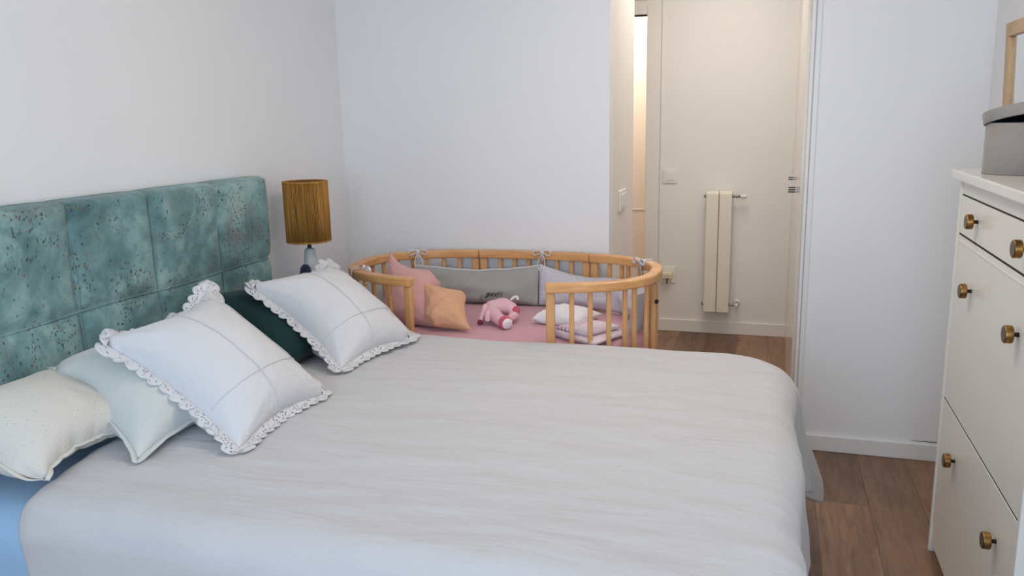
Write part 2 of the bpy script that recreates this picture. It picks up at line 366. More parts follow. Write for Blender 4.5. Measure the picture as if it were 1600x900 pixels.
# ------------------------------------------------------------ cloth solver (inflated covers)
def pillow(corners, n=30, inflate=.014, slack=1.10, m=None, planes=(), steps=70, seed=0, flatk=1.0, pins=True, sag=.00010, crease=.0034):
    bn, bf, tf, tn = [np.array(c, float) for c in corners]; m = m or n
    rng = np.random.RandomState(seed)
    us = np.linspace(0, 1, n+1); vs = np.linspace(0, 1, m+1)
    idx = -np.ones((2, n+1, m+1), int); P = []; UV = []; cnt = 0
    nrm = np.cross(bf-bn, tn-bn); nrm /= np.linalg.norm(nrm)
    for s in (0, 1):
        for i, u in enumerate(us):
            for j, v in enumerate(vs):
                edge = i in (0, n) or j in (0, m)
                if s == 1 and edge: idx[1, i, j] = idx[0, i, j]; continue
                p = (bn*(1-u)+bf*u)*(1-v)+(tn*(1-u)+tf*u)*v
                b = (math.sin(PI*u)*math.sin(PI*v))**.5 if not edge else 0
                p = p+nrm*(1 if s == 0 else -1)*(.03*b)+rng.randn(3)*.0015
                idx[s, i, j] = cnt; cnt += 1; P.append(p); UV.append((u, v))
    P = np.array(P); faces = []
    Wd = .5*(np.linalg.norm(bf-bn)+np.linalg.norm(tf-tn))*slack; Hd = .5*(np.linalg.norm(tn-bn)+np.linalg.norm(tf-bf))*slack
    E = {}
    def e(a, b, L, k):
        if a != b: E.setdefault((min(a, b), max(a, b)), (L, k))
    dx, dy = Wd/n, Hd/m
    for s in (0, 1):
        for i in range(n+1):
            for j in range(m+1):
                if i < n: e(idx[s, i, j], idx[s, i+1, j], dx, 1)
                if j < m: e(idx[s, i, j], idx[s, i, j+1], dy, 1)
                if i < n and j < m:
                    q = (idx[s, i, j], idx[s, i+1, j], idx[s, i+1, j+1], idx[s, i, j+1])
                    faces.append(q if s == 0 else q[::-1])
                    e(q[0], q[2], math.hypot(dx, dy), .35); e(q[1], q[3], math.hypot(dx, dy), .35)
                if i < n-1: e(idx[s, i, j], idx[s, i+2, j], 2*dx, .12)
                if j < m-1: e(idx[s, i, j], idx[s, i, j+2], 2*dy, .12)
    EA = np.array([k[0] for k in E]); EB = np.array([k[1] for k in E]); L = np.array([v[0] for v in E.values()]); K = np.array([v[1] for v in E.values()])
    deg = np.bincount(EA, K, cnt)+np.bincount(EB, K, cnt); F = np.array(faces)
    pin = [idx[0, 0, 0], idx[0, n, 0], idx[0, n, m], idx[0, 0, m]]; PT = [bn, bf, tf, tn]
    V = np.zeros_like(P)
    # outward orientation of front side: +nrm
    for st in range(steps):
        old = P.copy()
        a = P[F[:, 0]]; c = P[F[:, 2]]; b = P[F[:, 1]]; d = P[F[:, 3]]
        fn = np.cross(c-a, d-b)
        N = np.zeros_like(P)
        for k in range(4):
            for ax in range(3): N[:, ax] += np.bincount(F[:, k], fn[:, ax], cnt)
        l = np.linalg.norm(N, axis=1, keepdims=True); N /= np.maximum(l, 1e-12)
        P = P+V*.80+N*inflate*.036; P[:, 2] -= sag
        for it in range(14):
            D = P[EB]-P[EA]; ln = np.linalg.norm(D, axis=1); co = ((ln-L)/np.maximum(ln, 1e-9)*K)[:, None]*D*.5
            dl = np.zeros_like(P)
            for ax in range(3): dl[:, ax] = np.bincount(EA, co[:, ax], cnt)-np.bincount(EB, co[:, ax], cnt)
            P = P+dl/(deg[:, None]*.5)*1.3
            if pins:
                for q, t in zip(pin, PT): P[q] = t
            for (pp, pn) in planes:
                dd = (P-pp)@pn; mk = dd < 0; P[mk] -= dd[mk][:, None]*pn
        V = P-old
    # creases fanning out of the sewn corners
    UVa = np.array(UV); side = np.ones(cnt); side[np.unique(idx[1, 1:n, 1:m])] = -1
    for ci, (cu, cv) in enumerate(((0, 0), (1, 0), (1, 1), (0, 1))):
        du = abs(UVa[:, 0]-cu)*Wd; dv = abs(UVa[:, 1]-cv)*Hd; dist = np.hypot(du, dv); ang = np.arctan2(dv, du)
        amp = crease*np.clip(dist/.05, 0, 1)*np.exp(-(dist/.16)**2)*np.sin(ang*2)**.5
        wv = np.sin(ang*17+ci*2+seed+dist*6)+.7*np.sin(ang*29+seed*3-dist*11)
        P += nrm*(side*amp*wv)[:, None]
    wob = np.array([noise.noise(Vector((p[0]*9, p[1]*9+seed, p[2]*9)))+.5*noise.noise(Vector((p[0]*24, p[1]*24, p[2]*24+seed))) for p in P])
    wob *= np.sin(PI*UVa[:, 0])**.5*np.sin(PI*UVa[:, 1])**.5; P += nrm*(side*wob*crease*1.3)[:, None]
    for (pp, pn) in planes:
        dd = (P-pp)@pn; mk = dd < 0; P[mk] -= dd[mk][:, None]*pn
    ring = [idx[0, i, 0] for i in range(n)]+[idx[0, n, j] for j in range(m)]+[idx[0, i, m] for i in range(n, 0, -1)]+[idx[0, 0, j] for j in range(m, 0, -1)]
    return P, faces, UV, ring, nrm, idx
ZB = .664
BEDP = [(np.array((0, 0, ZB+.004)), np.array((0, 0, 1.))), (np.array((-1.885, 0, 0)), np.array((1., 0, 0)))]
idx_last = []; sgn_front = 1
def pillow_obj(name, mat, parent=None, label=None, **k):
    P, F, UV, ring, nrm, idx = pillow(**k); idx_last[:] = [idx]
    o = obj(name, (P, F, UV), mat, parent, smooth=True, subd=1, label=label)
    return o, P, ring, nrm
def edging(name, P, ring, nrm, width, mat, parent, scallop=0, wave=.006, rows=4, drop=0, seed=3, planes=(), fold_top=False):
    """a band of cloth sewn round the seam of a cushion"""
    rng = random.Random(seed); c = P.mean(0); R = np.array([P[i] for i in ring]); n = len(R); s = 0; acc = [0]
    sub = 4; pts = []
    for i in range(n):
        for k in range(sub): pts.append(R[i]*(1-k/sub)+R[(i+1) % n]*(k/sub))
    pts = np.array(pts); N = len(pts); sm = pts.copy()
    for _ in range(3): sm = (np.roll(sm, 1, 0)+sm*2+np.roll(sm, -1, 0))/4
    seg = np.linalg.norm(np.roll(sm, -1, 0)-sm, axis=1); arc = np.concatenate([[0], np.cumsum(seg)]); Lt = arc[-1]
    ns = max(8, round(Lt/scallop)) if scallop else 0
    V = []; UV = []; F = []
    for i in range(N+1):
        j = i % N; t = sm[(j+3) % N]-sm[j-3]; t /= np.linalg.norm(t)+1e-9; out = np.cross(t, nrm); out /= np.linalg.norm(out)+1e-9
        if out@(sm[j]-c) < 0: out = -out
        if fold_top and out[2] > .48:            # the frill of the upper edge falls back behind the cushion
            k_ = min(1, (out[2]-.48)/.08)*1.15; out = out*math.cos(k_)-nrm*math.sin(k_)
        ph = arc[i]/Lt
        w = width*(.68+.42*abs(math.sin(PI*ns*ph))**.6) if ns else width
        for r in range(rows+1):
            q = r/rows; off = wave*q*(math.sin(ph*2*PI*17+seed)+.6*math.sin(ph*2*PI*31+1+seed))
            p = sm[j]-out*.004+out*w*q+nrm*off-np.array((0, 0, drop*q*q))
            for pp, pn in planes:
                dd = (p-pp)@pn
                if dd < .001: p = p-pn*(dd-.001)
            V.append(p); UV.append((arc[i]/.0078, w*q/.0078))
    for i in range(N):
        for r in range(rows):
            a = i*(rows+1)+r; F.append((a, a+rows+1, a+rows+2, a+1))
    o = obj(name, (V, F, UV), mat, parent, smooth=True)
    sl = o.modifiers.new('solid', 'SOLIDIFY'); sl.thickness = .0012; return o

# ------------------------------------------------------------ bed
bed = empty('bed', (-1.0, 2.0, 0), 'double bed with tall teal floral velvet headboard against the left wall', 'bed')
# upholstered headboard: two rows of padded panels
HY = [1.175, 1.50, 1.829, 2.155, 2.487, 2.80]; HZ = [.22, .57, .920, 1.245]
def headboard():
    ny, nz = 150, 96; y0, y1, z0, z1 = HY[0], HY[-1], HZ[0], HZ[-1]; V = []; F = []
    def pad(a, seams, wd):
        d = min(abs(a-s) for s in seams[1:-1]); return 1-math.exp(-(d/wd)**1.1)
    for j in range(nz+1):
        for i in range(ny+1):
            y = y0+(y1-y0)*i/ny; z = z0+(z1-z0)*j/nz
            zz = z + .004*math.sin(y*9)
            # middle vertical seams drift slightly, as stitched cloth does
            g = min(1, pad(y+.006*math.sin(z*7), HY, .016), pad(zz, HZ, .016))
            e = min(y-y0, y1-y, z1-z); er = .022; edge = 1 if e > er else math.sqrt(max(0, 1-((er-e)/er)**2))
            puf = .012*(noise.noise(Vector((y*3, z*3, 0))))
            x = -1.945+.045*edge-.019*(1-g)*edge+puf*edge
            zt = z
            if j == nz: zt = z + .0
            V.append((x, y, zt - (.002*(1-pad(y, HY, .03)) if z > z1-.03 else 0)))
    for j in range(nz):
        for i in range(ny):
            a = j*(ny+1)+i; F.append((a, a+1, a+ny+2, a+ny+1))
    nb = len(V)
    # back and sides
    per = [(i, 0) for i in range(ny)]+[(ny, j) for j in range(nz)]+[(i, nz) for i in range(ny, 0, -1)]+[(0, j) for j in range(nz, 0, -1)]
    for i, j in per: v = V[j*(ny+1)+i]; V.append((-1.992, v[1], v[2]))
    n = len(per)
    for k in range(n):
        a = per[k]; b = per[(k+1) % n]; F.append((a[1]*(ny+1)+a[0], nb+k, nb+(k+1) % n, b[1]*(ny+1)+b[0]))
    F.append([nb+k for k in range(n)]); return V, F
obj('headboard', headboard(), M['velvet'], bed, smooth=True, label='teal velvet headboard with padded panels and small floral print')
# seam cords
cord = BM()
for s in HY[1:-1]:
    tube(cord, [(-1.911+.003*math.sin(z*20), s-.006*math.sin(z*7), z) for z in [HZ[1]+.01+k*(HZ[3]-.045-HZ[1])/24 for k in range(25)]], .0018, 6)
for s in HZ[1:-1]:
    tube(cord, [(-1.910, y, s-.004*math.sin(y*9)) for y in [HY[0]+.03+k*(HY[-1]-HY[0]-.06)/40 for k in range(41)]], .0022, 6)
obj('seam_cord', cord, M['velvet'], bed, smooth=True)
obj('bed_base', bx(-1.89, .0, 1.24, 2.78, .08, .30), M['velvetdark'], bed, bevel=.01)
obj('mattress', bx(-1.875, -.06, 1.262, 2.755, .305, .585), M['mattress'], bed, bevel=.04)
for x in (-1.8, -.1):
    for y in (1.32, 2.7): obj('leg', lathe(BM(), [(.02, 0), (.025, .08)], (x, y, 0), n=16), M['dark'], bed)

# shell surfaces that wrap a rounded rectangle
def rounded_sheet(x0, x1, y0, y1, zt, r, over, res, disp, flare=None, rc=0):
    """cloth over a rounded slab; over = (x-, x+, y-, y+) lengths beyond the flat area"""
    oxm, oxp, oym, oyp = over
    xs = np.arange(x0-oxm, x1+oxp+1e-6, res); ys = np.arange(y0-oym, y1+oyp+1e-6, res); V = []; F = []; UV = []
    for yy in ys:
        for xx in xs:
            cx = min(max(xx, x0), x1); cy = min(max(yy, y0), y1)
            if rc and xx > x1-rc and (yy > y1-rc or yy < y0+rc):      # rounded foot corners
                kx = x1-rc; ky = y1-rc if yy > y1-rc else y0+rc; L = math.hypot(xx-kx, yy-ky)
                if L > rc: cx, cy = kx+(xx-kx)/L*rc, ky+(yy-ky)/L*rc
                else: cx, cy = xx, yy
            dx, dy = xx-cx, yy-cy
            dx0, dy0 = dx, dy; d = math.hypot(dx, dy)
            if d > 1e-9:
                if d < r*PI/2: h = r*math.sin(d/r); z = zt-r*(1-math.cos(d/r))
                else: h = r; z = zt-r-(d-r*PI/2)
                ux, uy = dx/d, dy/d
                if flare: h += flare(cx, cy, ux, uy, max(0, d-r*.45))
                px, py = cx+ux*h, cy+uy*h
            else: px, py, z, ux, uy = xx, yy, zt, 0, 0
            ox, oy, oz = disp(px, py, z, ux, uy, d)
            V.append((px+ox, py+oy, z+oz)); UV.append((xx, yy))
    nx = len(xs)
    for j in range(len(ys)-1):
        for i in range(nx-1):
            a = j*nx+i; F.append((a, a+1, a+nx+1, a+nx))
    return V, F, UV
def nz3(x, y, z, s): return noise.noise(Vector((x*s[0], y*s[1], z*s[2])))
def sheet_disp(px, py, z, ux, uy, d):
    k = .004*nz3(px, py, z, (6, 9, 3))+.003*nz3(px, py, z, (14, 18, 5)); return (ux*k, uy*k, k if d < .05 else 0)
sh = obj('fitted_sheet', rounded_sheet(-1.80, -.12, 1.330, 2.68, .600, .085, (.085*1.5, .1, .42, .42), .02, sheet_disp), M['bluesheet'], smooth=True)
tagp(sh, 'light blue fitted sheet showing at the near left corner of the bed', 'sheet')
sl = sh.modifiers.new('solid', 'SOLIDIFY'); sl.thickness = .006; sl.offset = 1
def duvet_disp(px, py, z, ux, uy, d):
    s = .010*nz3(px, py, z, (1.6, 2.6, 1)); s += .0055*nz3(px+.25*py, py, z, (3.2, 9, 4)); s += .0030*nz3(px-.2*py, py, z+4, (7, 22, 8))
    rid = abs(nz3(px*.9+.3*py, py, z+9, (2.6, 7.5, 3))); s += .016*max(0, .18-rid)
    near = max(0, 1.9-py)*.006; s += near*nz3(px, py, z, (5, 14, 5))
    if d > .05: return (ux*s*1.3, uy*s*1.3, s*.4)
    return (0, 0, s)
def duvet_flare(cx, cy, ux, uy, d):
    if ux > .05:
        ang = math.atan2(uy, ux); f = d*.03
        if abs(uy) > .02:                       # corner: the surplus cloth swings out in folds
            a = abs(ang)/(PI/2); f += d*(.36*math.sin(PI*a)**2+.10*math.sin(a*PI*5))*min(1, d/.12)
        else: f += d*.05*(math.sin(cy*9.5+.6)+.5*math.sin(cy*21))*min(1, d/.15)
        return f
    return d*.02
V, F, UV = rounded_sheet(-1.58, .005, 1.315, 2.722, .657, .09, (.055, .46, .46, .31), .0165, duvet_disp, duvet_flare, .15)
for k, p in enumerate(V):                       # the head edge runs slightly askew and is pulled back at the near corner
    if p[0] < -1.1:
        w_ = min(1, (-1.1-p[0])/.5); V[k] = (p[0]+w_*.075*min(1, max(0, (1.62-p[1])/.40)), p[1], p[2])
dv = obj('duvet', (V, F, UV), M['duvet'], smooth=True, subd=1)
tagp(dv, 'wrinkled white linen duvet spread over the double bed and hanging off its foot', 'duvet')
sl = dv.modifiers.new('solid', 'SOLIDIFY'); sl.thickness = .022; sl.offset = -1

# ------------------------------------------------------------ pillows on the bed
t = empty('pillow', (-1.7, 1.55, ZB), 'cream pillow with tiny grey dots, nearest pillow at the left edge', 'pillow', None)
o, P, ring, nrm = pillow_obj('pillow_cover', M['dots'], t, corners=[(-1.541, 1.325, .672), (-1.575, 1.60, .676), (-1.865, 1.70, .80), (-1.865, 1.22, .80)], n=34, m=24, inflate=.016, slack=1.09, planes=BEDP, seed=1)
edging('pillow_piping', P, ring, nrm, .012, M['dots'], t, wave=.001, rows=2, planes=BEDP)
t = empty('pillow', (-1.6, 1.7, ZB), 'plain pale sage pillow leaning behind the front lace cushion', 'pillow', None)
o, P, ring, nrm = pillow_obj('pillow_cover', M['palegrey'], t, corners=[(-1.408, 1.450, .668), (-1.40, 1.93, .668), (-1.80, 2.08, .865), (-1.80, 1.64, .80)], n=34, m=32, inflate=.018, slack=1.075, planes=BEDP, seed=2)
edging('pillow_piping', P, ring, nrm, .014, M['palegrey'], t, wave=.0015, rows=2, planes=BEDP)
t = empty('cushion', (-1.65, 2.3, ZB), 'dark green velvet cushion behind and between the two white lace cushions', 'cushion', None)
o, P, ring, nrm = pillow_obj('cushion_cover', M['velvetdark'], t, corners=[(-1.47, 2.14, .668), (-1.44, 2.52, .668), (-1.86, 2.66, .835), (-1.86, 2.25, .88)], n=30, inflate=.009, slack=1.075, planes=BEDP, seed=4)
for nm, cs, lab, sd in (('near', [(-1.206, 1.568, .672), (-1.256, 2.015, .672), (-1.63, 2.045, .985), (-1.63, 1.645, .912)], 'white eyelet lace cushion nearest the camera, leaning on the sage pillow', 5),
                        ('far', [(-1.287, 2.208, .672), (-1.251, 2.650, .672), (-1.635, 2.770, .932), (-1.680, 2.362, .915)], 'white eyelet lace cushion farther away, in front of the table lamp', 6)):
    t = empty('lace_cushion', tuple(np.mean(cs[:2], 0)), lab, 'cushion', None)
    cc = [np.array(c) for c in cs]; cen = sum(cc)/4; cc = [cen+(c-cen)*.97 for c in cc]
    for q in (0, 1): cc[q][2] = .672
    o, P, ring, nrm = pillow_obj('cushion_cover', M['embro'], t, corners=cc, n=44, inflate=.012, slack=1.055, crease=.005, planes=BEDP[:1], seed=sd)
    G = idx_last[0]; fN = lambda i, j: Vector(P[G[0, i, j]])
    for pts_ in ([fN(round(.40*44), j) for j in range(0, 42)], [fN(round(.80*44), j) for j in range(9, 42)], [fN(i, round(.27*44)) for i in range(2, 43)]):
        c0_ = Vector(cen); tube_ = BM(); tube(tube_, [p+Vector(nrm)*(.0035 if (p-c0_).dot(Vector(nrm)) > 0 else -.0035)*0+Vector(nrm)*.0020*sgn_front for p in pts_], .0013, 6); obj('raised_seam', tube_, M['embro'], t, smooth=True)
    edging('lace_trim', P, ring, nrm, .038, M['lace'], t, fold_top=True, scallop=.038, wave=.003, rows=5, seed=sd, drop=.006, planes=BEDP)

# ------------------------------------------------------------ nightstand, lamp
t = empty('nightstand', (-1.86, 2.99, 0), 'small white nightstand behind the bed corner, carrying the table lamp', 'nightstand')
bm = BM(); box(bm, -1.985, -1.735, 2.84, 2.86, .12, .55); box(bm, -1.985, -1.735, 3.12, 3.14, .12, .55); box(bm, -1.985, -1.735, 2.86, 3.12, .12, .14); box(bm, -1.985, -1.975, 2.86, 3.12, .14, .55)
obj('body', bm, M['dresser'], t); obj('top', bx(-1.985, -1.725, 2.83, 3.15, .55, .572), M['dresser'], t, bevel=.003)
d = obj('drawer', bx(-1.75, -1.733, 2.863, 3.117, .36, .545), M['dresser'], t, bevel=.003); obj('knob', lathe(BM(), [(.004, 0), (.012, .012), (.012, .02)], (-1.733, 2.99, .45), (1, 0, 0), 16), M['brass'], d)
for x in (-1.96, -1.76):
    for y in (2.86, 3.12): obj('leg', lathe(BM(), [(.008, 0), (.013, .12)], (x, y, 0), n=12), M['dresser'], t)
LX, LY, LZ = -1.840, 2.968, .572
t = empty('table_lamp', (LX, LY, LZ), 'table lamp with amber cord wrapped shade and grey ceramic base', 'lamp')
obj('lamp_base', lathe(BM(), [(.0, 0), (.050, 0), (.054, .02), (.052, .10), (.042, .19), (.031, .27), (.0235, .348), (.020, .358), (.012, .362)], (LX, LY, LZ), n=40), M['ceramic'], t, smooth=True)
obj('lamp_stem', lathe(BM(), [(.009, .35), (.009, .38), (.016, .382), (.016, .43), (.010, .435)], (LX, LY, LZ), n=20), M['chrome'], t, smooth=True)
z0, z1, rs = .964-LZ, 1.210-LZ, .0895
cords = BM(); nC = 92
sh_ = BM(); lathe(sh_, [(rs-.004, z0), (rs-.006, (z0+z1)/2), (rs-.006, z1)], (LX, LY, LZ), n=64, caps=False)
inner = obj('shade_lining', sh_, M['ropedark'], t, smooth=True); sl = inner.modifiers.new('s', 'SOLIDIFY'); sl.thickness = .002
for k in range(nC):
    a = 2*PI*k/nC; tw = (random.random()-.5)*.012; rj = rs+random.random()*.0012
    tube(cords, [(LX+rj*math.cos(a+tw*q)*(1+.008*math.sin(PI*q)), LY+rj*math.sin(a+tw*q)*(1+.008*math.sin(PI*q)), LZ+z0+(z1-z0)*q) for q in (0, .5, 1)], .0019, 5)
obj('lamp_shade', cords, M['rope'], t, smooth=True, label='shade of vertical amber jute cords')
rg = BM()
for zz in (z0, z1): tube(rg, [(LX+(rs)*math.cos(a), LY+rs*math.sin(a), LZ+zz) for a in [2*PI*k/48 for k in range(49)]], .0035, 8)
for k in range(3): tube(rg, [(LX, LY, LZ+.42), (LX+rs*math.cos(k*2.1), LY+rs*math.sin(k*2.1), LZ+z1-.01)], .0015, 6)
obj('shade_ring', rg, M['rope'], t, smooth=True)
b = lathe(BM(), [(.0, 0), (.022, .003), (.026, .05), (.026, .12), (.026, .2), (.025, .27), (.020, .298), (.010, .310), (0, .312)], (-1.800, 2.862, .5725), n=24)
tagp(obj('toiletry_bottle', b, M['navy'], smooth=True), 'small dark navy object peeking over the far lace cushion beside the lamp', 'bottle')

# ------------------------------------------------------------ bedside crib
CX, CY, CA, CB, CN = -1.07, 3.198, .642, .361, 2.5
def cc(a, off=0):
    c, s = math.cos(a), math.sin(a)
    return CX+(CA+off)*math.copysign(abs(c)**(2/CN), c), CY+(CB+off)*math.copysign(abs(s)**(2/CN), s)
crib = empty('bedside_crib', (CX, CY, 0), 'oval honey wood slatted crib between the bed and the back wall', 'crib')
RZ = .849
# dense arc-length table
TAB = []; px, py = cc(-PI/2); L_ = 0
for k in range(2001):
    a = -PI/2+2*PI*k/2000; x, y = cc(a); L_ += math.hypot(x-px, y-py); TAB.append((L_, a, x, y)); px, py = x, y
def at_len(s):
    s %= L_
    lo, hi = 0, 2000
    while hi-lo > 1:
        m = (lo+hi)//2
        if TAB[m][0] < s: lo = m
        else: hi = m
    A, B = TAB[lo], TAB[hi]; f = (s-A[0])/max(B[0]-A[0], 1e-9)
    return tuple(p*(1-f)+q*f for p, q in zip(A, B))
def len_at(x, back):
    best = min((abs(t[2]-x)+(0 if (t[3] > CY) == back else 9), t[0]) for t in TAB); return best[1]
def curve_band(bm, s0, s1, z0, z1, w, n=60, off=0):
    pts = []
    for k in range(n+1):
        s = s0+(s1-s0)*k/n; a = at_len(s); b = at_len(s+.004); tx, ty = b[2]-a[2], b[3]-a[3]; l = math.hypot(tx, ty); tx /= l; ty /= l
        nx, ny = ty, -tx          # outward
        pts.append((a[2], a[3], nx, ny))
    rings = []
    for x, y, nx, ny in pts:
        r = []
        for (o, z) in ((-w/2, z0), (w/2, z0), (w/2, z1), (-w/2, z1)): r.append(bm.verts.new((x+nx*(o+off), y+ny*(o+off), z)))
        rings.append(r)
    for a, b in zip(rings, rings[1:]):
        for k in range(4): bm.faces.new((a[k], a[(k+1) % 4], b[(k+1) % 4], b[k]))
    bm.faces.new(rings[0][::-1]); bm.faces.new(rings[-1])
sR = len_at(-.787, False); sL = len_at(-1.325, False)          # ends of the front opening
sJ1 = len_at(-.764, True); sJ2 = len_at(-1.295, True)          # joints at the back
segs = [(sR, sJ1-.001), (sJ1+.001, sJ2-.001), (sJ2+.001, sL)]
if sR > sJ1: segs[0] = (sR-L_, sJ1-.001)
for a, b in segs:
    m_ = BM(); curve_band(m_, a, b, RZ-.036, RZ, .046, 80); obj('top_rail', m_, M['beechrail'], crib, smooth=False, bevel=.007)
    m_ = BM(); curve_band(m_, a, b, .40, .45, .03, 80); obj('lower_rail', m_, M['beechrail'], crib, bevel=.005)
def slat(s, w, d, name='slat', z0=.45, z1=RZ-.036, zb=None):
    a = at_len(s); b = at_len(s+.004); ang = math.atan2(b[3]-a[3], b[2]-a[2])
    bm = BM(); box(bm, -w/2, w/2, -d/2, d/2, z0 if zb is None else zb, z1)
    bmesh.ops.rotate(bm, cent=(0, 0, 0), matrix=Matrix.Rotation(ang, 3, 'Z'), verts=bm.verts); bmesh.ops.translate(bm, vec=(a[2], a[3], 0), verts=bm.verts)
    return obj(name, bm, M['beech'], crib, bevel=min(w, d)*.28)
posts = [sR+.018, sL-.018, sJ1-.020, sJ1+.020, sJ2-.020, sJ2+.020]
for s in posts: slat(s, .034, .022, 'post', zb=.0 if s in (posts[0], posts[1], posts[2], posts[5]) else .40)
for x in (-.6933, -.628, -.5643, -.5115): slat(len_at(x, False), .0185, .016)
# right end: slats then a wide post with a black bolt, then on to the back
def len_near(x, y): return min(((t[2]-x)**2+(t[3]-y)**2, t[0]) for t in TAB)[1]
slat(len_near(-.467, 3.0), .0185, .016); slat(len_near(-.435, 3.075), .0185, .016)
sp = len_near(-.425, 3.17); pst = slat(sp, .046, .022, 'post', zb=0)
obj('bolt', lathe(BM(), [(.0, 0), (.009, .0), (.009, .004), (.0, .005)], (-.416, 3.145, .733), (.75, -.65, 0), 16), M['dark'], pst)
for f in range(1, 6): slat(sp+f*.072, .0185, .016)
for x in (-.9235, -.9900, -1.0571, -1.125, -1.1968, -.8548, -.6706, -.6133): slat(len_at(x, True), .0185, .016)
for x in (-1.39, -1.462, -1.535): slat(len_at(x, True), .0185, .016)
s0 = len_near(-1.60, 3.46)
for f in range(0, 8):
    a = at_len(s0+f*.074)
    if a[3] > 2.97: slat(s0+f*.074, .0185, .016)
for x in (-1.434,): slat(len_at(x, False), .0185, .016)
slat(len_near(-1.51, 2.92), .0185, .016)
m_ = BM()
vb = []; vt = []
for k in range(96): x, y = cc(2*PI*k/96, -.03); vb.append(m_.verts.new((x, y, .43))); vt.append(m_.verts.new((x, y, .455)))
m_.faces.new(vb[::-1]); m_.faces.new(vt)
for k in range(96): m_.faces.new((vb[k], vb[(k+1) % 96], vt[(k+1) % 96], vt[k]))
obj('base_board', m_, M['beech'], crib)
# crib mattress with rose sheet
m_ = BM(); rings = []
for (off, z) in ((-.03, .457), (-.022, .47), (-.022, .575), (-.028, .592), (-.045, .602), (-.10, .606), (-.25, .607)):
    rings.append([m_.verts.new((*cc(2*PI*k/120, off), z)) for k in range(120)])
for a, b in zip(rings, rings[1:]):
    for k in range(120): m_.faces.new((a[k], a[(k+1) % 120], b[(k+1) % 120], b[k]))
m_.faces.new(rings[0][::-1]); m_.faces.new(rings[-1])
cm = tagp(obj('crib_mattress', m_, M['pinksheet'], smooth=True), 'oval crib mattress covered with a plain dusty rose sheet', 'mattress')
CZ = .607
CRP = [(np.array((0, 0, CZ+.003)), np.array((0, 0, 1.)))]
# padded bumper panels following the rails
def bumper(s0, s1, zfun, lean, thick, n=60, mrows=14, seed=0):
    V = []; F = []; UV = []
    ns = n; front = []
    for side in (0, 1):
        for i in range(ns+1):
            u = i/ns; s = s0+(s1-s0)*u; a = at_len(s); b = at_len(s+.004); tx, ty = b[2]-a[2], b[3]-a[3]; l = math.hypot(tx, ty); nx, ny = ty/l, -tx/l
            zt = zfun(u)
            for j in range(mrows+1):
                v = j/mrows; e = (max(0, math.sin(PI*v))*max(0, math.sin(PI*u)))**.38
                base = -(.034+lean*(1-v)); th = thick*e*(1+.5*nz3(s, v, seed, (9, 3, 1)))
                o = base-(th if side == 0 else -.2*th)
                z = CZ+.004+(zt-CZ)*v+.004*nz3(s, v, seed+3, (14, 3, 1))
                V.append((a[2]+nx*o, a[3]+ny*o, z)); UV.append((u, v))
    q = (ns+1)*(mrows+1)
    for side in (0, 1):
        for i in range(ns):
            for j in range(mrows):
                a = side*q+i*(mrows+1)+j; f = (a, a+mrows+1, a+mrows+2, a+1); F.append(f if side else f[::-1])
    return V, F, UV
sG0, sG1 = len_at(-1.585, True), len_at(-1.0, True)
lo_, hi_ = min(sG0, sG1), max(sG0, sG1)
def zg(u):           # u 0 at the right end
    return .758+.026*(abs(2*u-1)**3)+.004*math.sin(u*9)
bmp = empty('bumper_cushion', (CX-.2, CY+.28, CZ), 'plain grey bumper cushion tied along the back of the crib', 'cushion', None)
V, F, UV = bumper(lo_, hi_, zg, .03, .045, seed=2)
obj('cushion_cover', (V, F, UV), M['greyb'], bmp, smooth=True)
pw = BM(); n1 = 61; pts = []
for i in range(n1): pts.append(Vector(V[i*15+14])+Vector((0, 0, .001)))
tube(pw, pts, .0032, 6); obj('piping', pw, M['whitecot'], bmp, smooth=True, label='white piping')
# embroidered script on the grey cushion
fc = bpy.data.curves.new('embroidered_text', 'FONT'); fc.body = 'good l'; fc.size = .034; fc.extrude = .0008; fc.shear = .35; fc.space_character = .88
fo = bpy.data.objects.new('embroidered_text', fc); COL.objects.link(fo)
fc.materials.append(M['dark']); fo.parent = bmp
fo.location = Vector((-1.236, 3.447, .652))-bmp.location; fo.rotation_euler = (math.radians(82), 0, math.radians(-2))
bpy.context.view_layer.update()
tm = bpy.data.meshes.new_from_object(fo.evaluated_get(bpy.context.evaluated_depsgraph_get())); mw = fo.matrix_basis.copy()
bpy.data.objects.remove(fo); fo = bpy.data.objects.new('embroidered_text', tm); COL.objects.link(fo); fo.parent = bmp; fo.matrix_basis = mw
ry = BM()
for k in range(5):
    a = math.radians(100+k*38); tube(ry, [(-1.246+.006*math.cos(a), 3.440, .642+.006*math.sin(a)), (-1.246+.016*math.cos(a), 3.440, .642+.016*math.sin(a))], .0011, 5)
obj('embroidered_rays', ry, M['dark'], bmp)
# speckled bumper from the middle of the back round the right end
sS1 = lo_-.004; sS0 = len_near(-.44, 3.03)
def zs(u): return .748+.040*max(0, (u-.75)/.25)**1.5+.02*max(0, (.2-u)/.2)+.004*math.sin(u*14)
b2 = empty('bumper_cushion', (CX+.4, CY+.2, CZ), 'speckled lilac bumper cushion curving round the right end of the crib', 'cushion', None)
V2, F2, UV2 = bumper(sS0, sS1, zs, .02, .05, n=80, seed=7)
obj('cushion_cover', (V2, F2, UV2), M['speck'], b2, smooth=True)
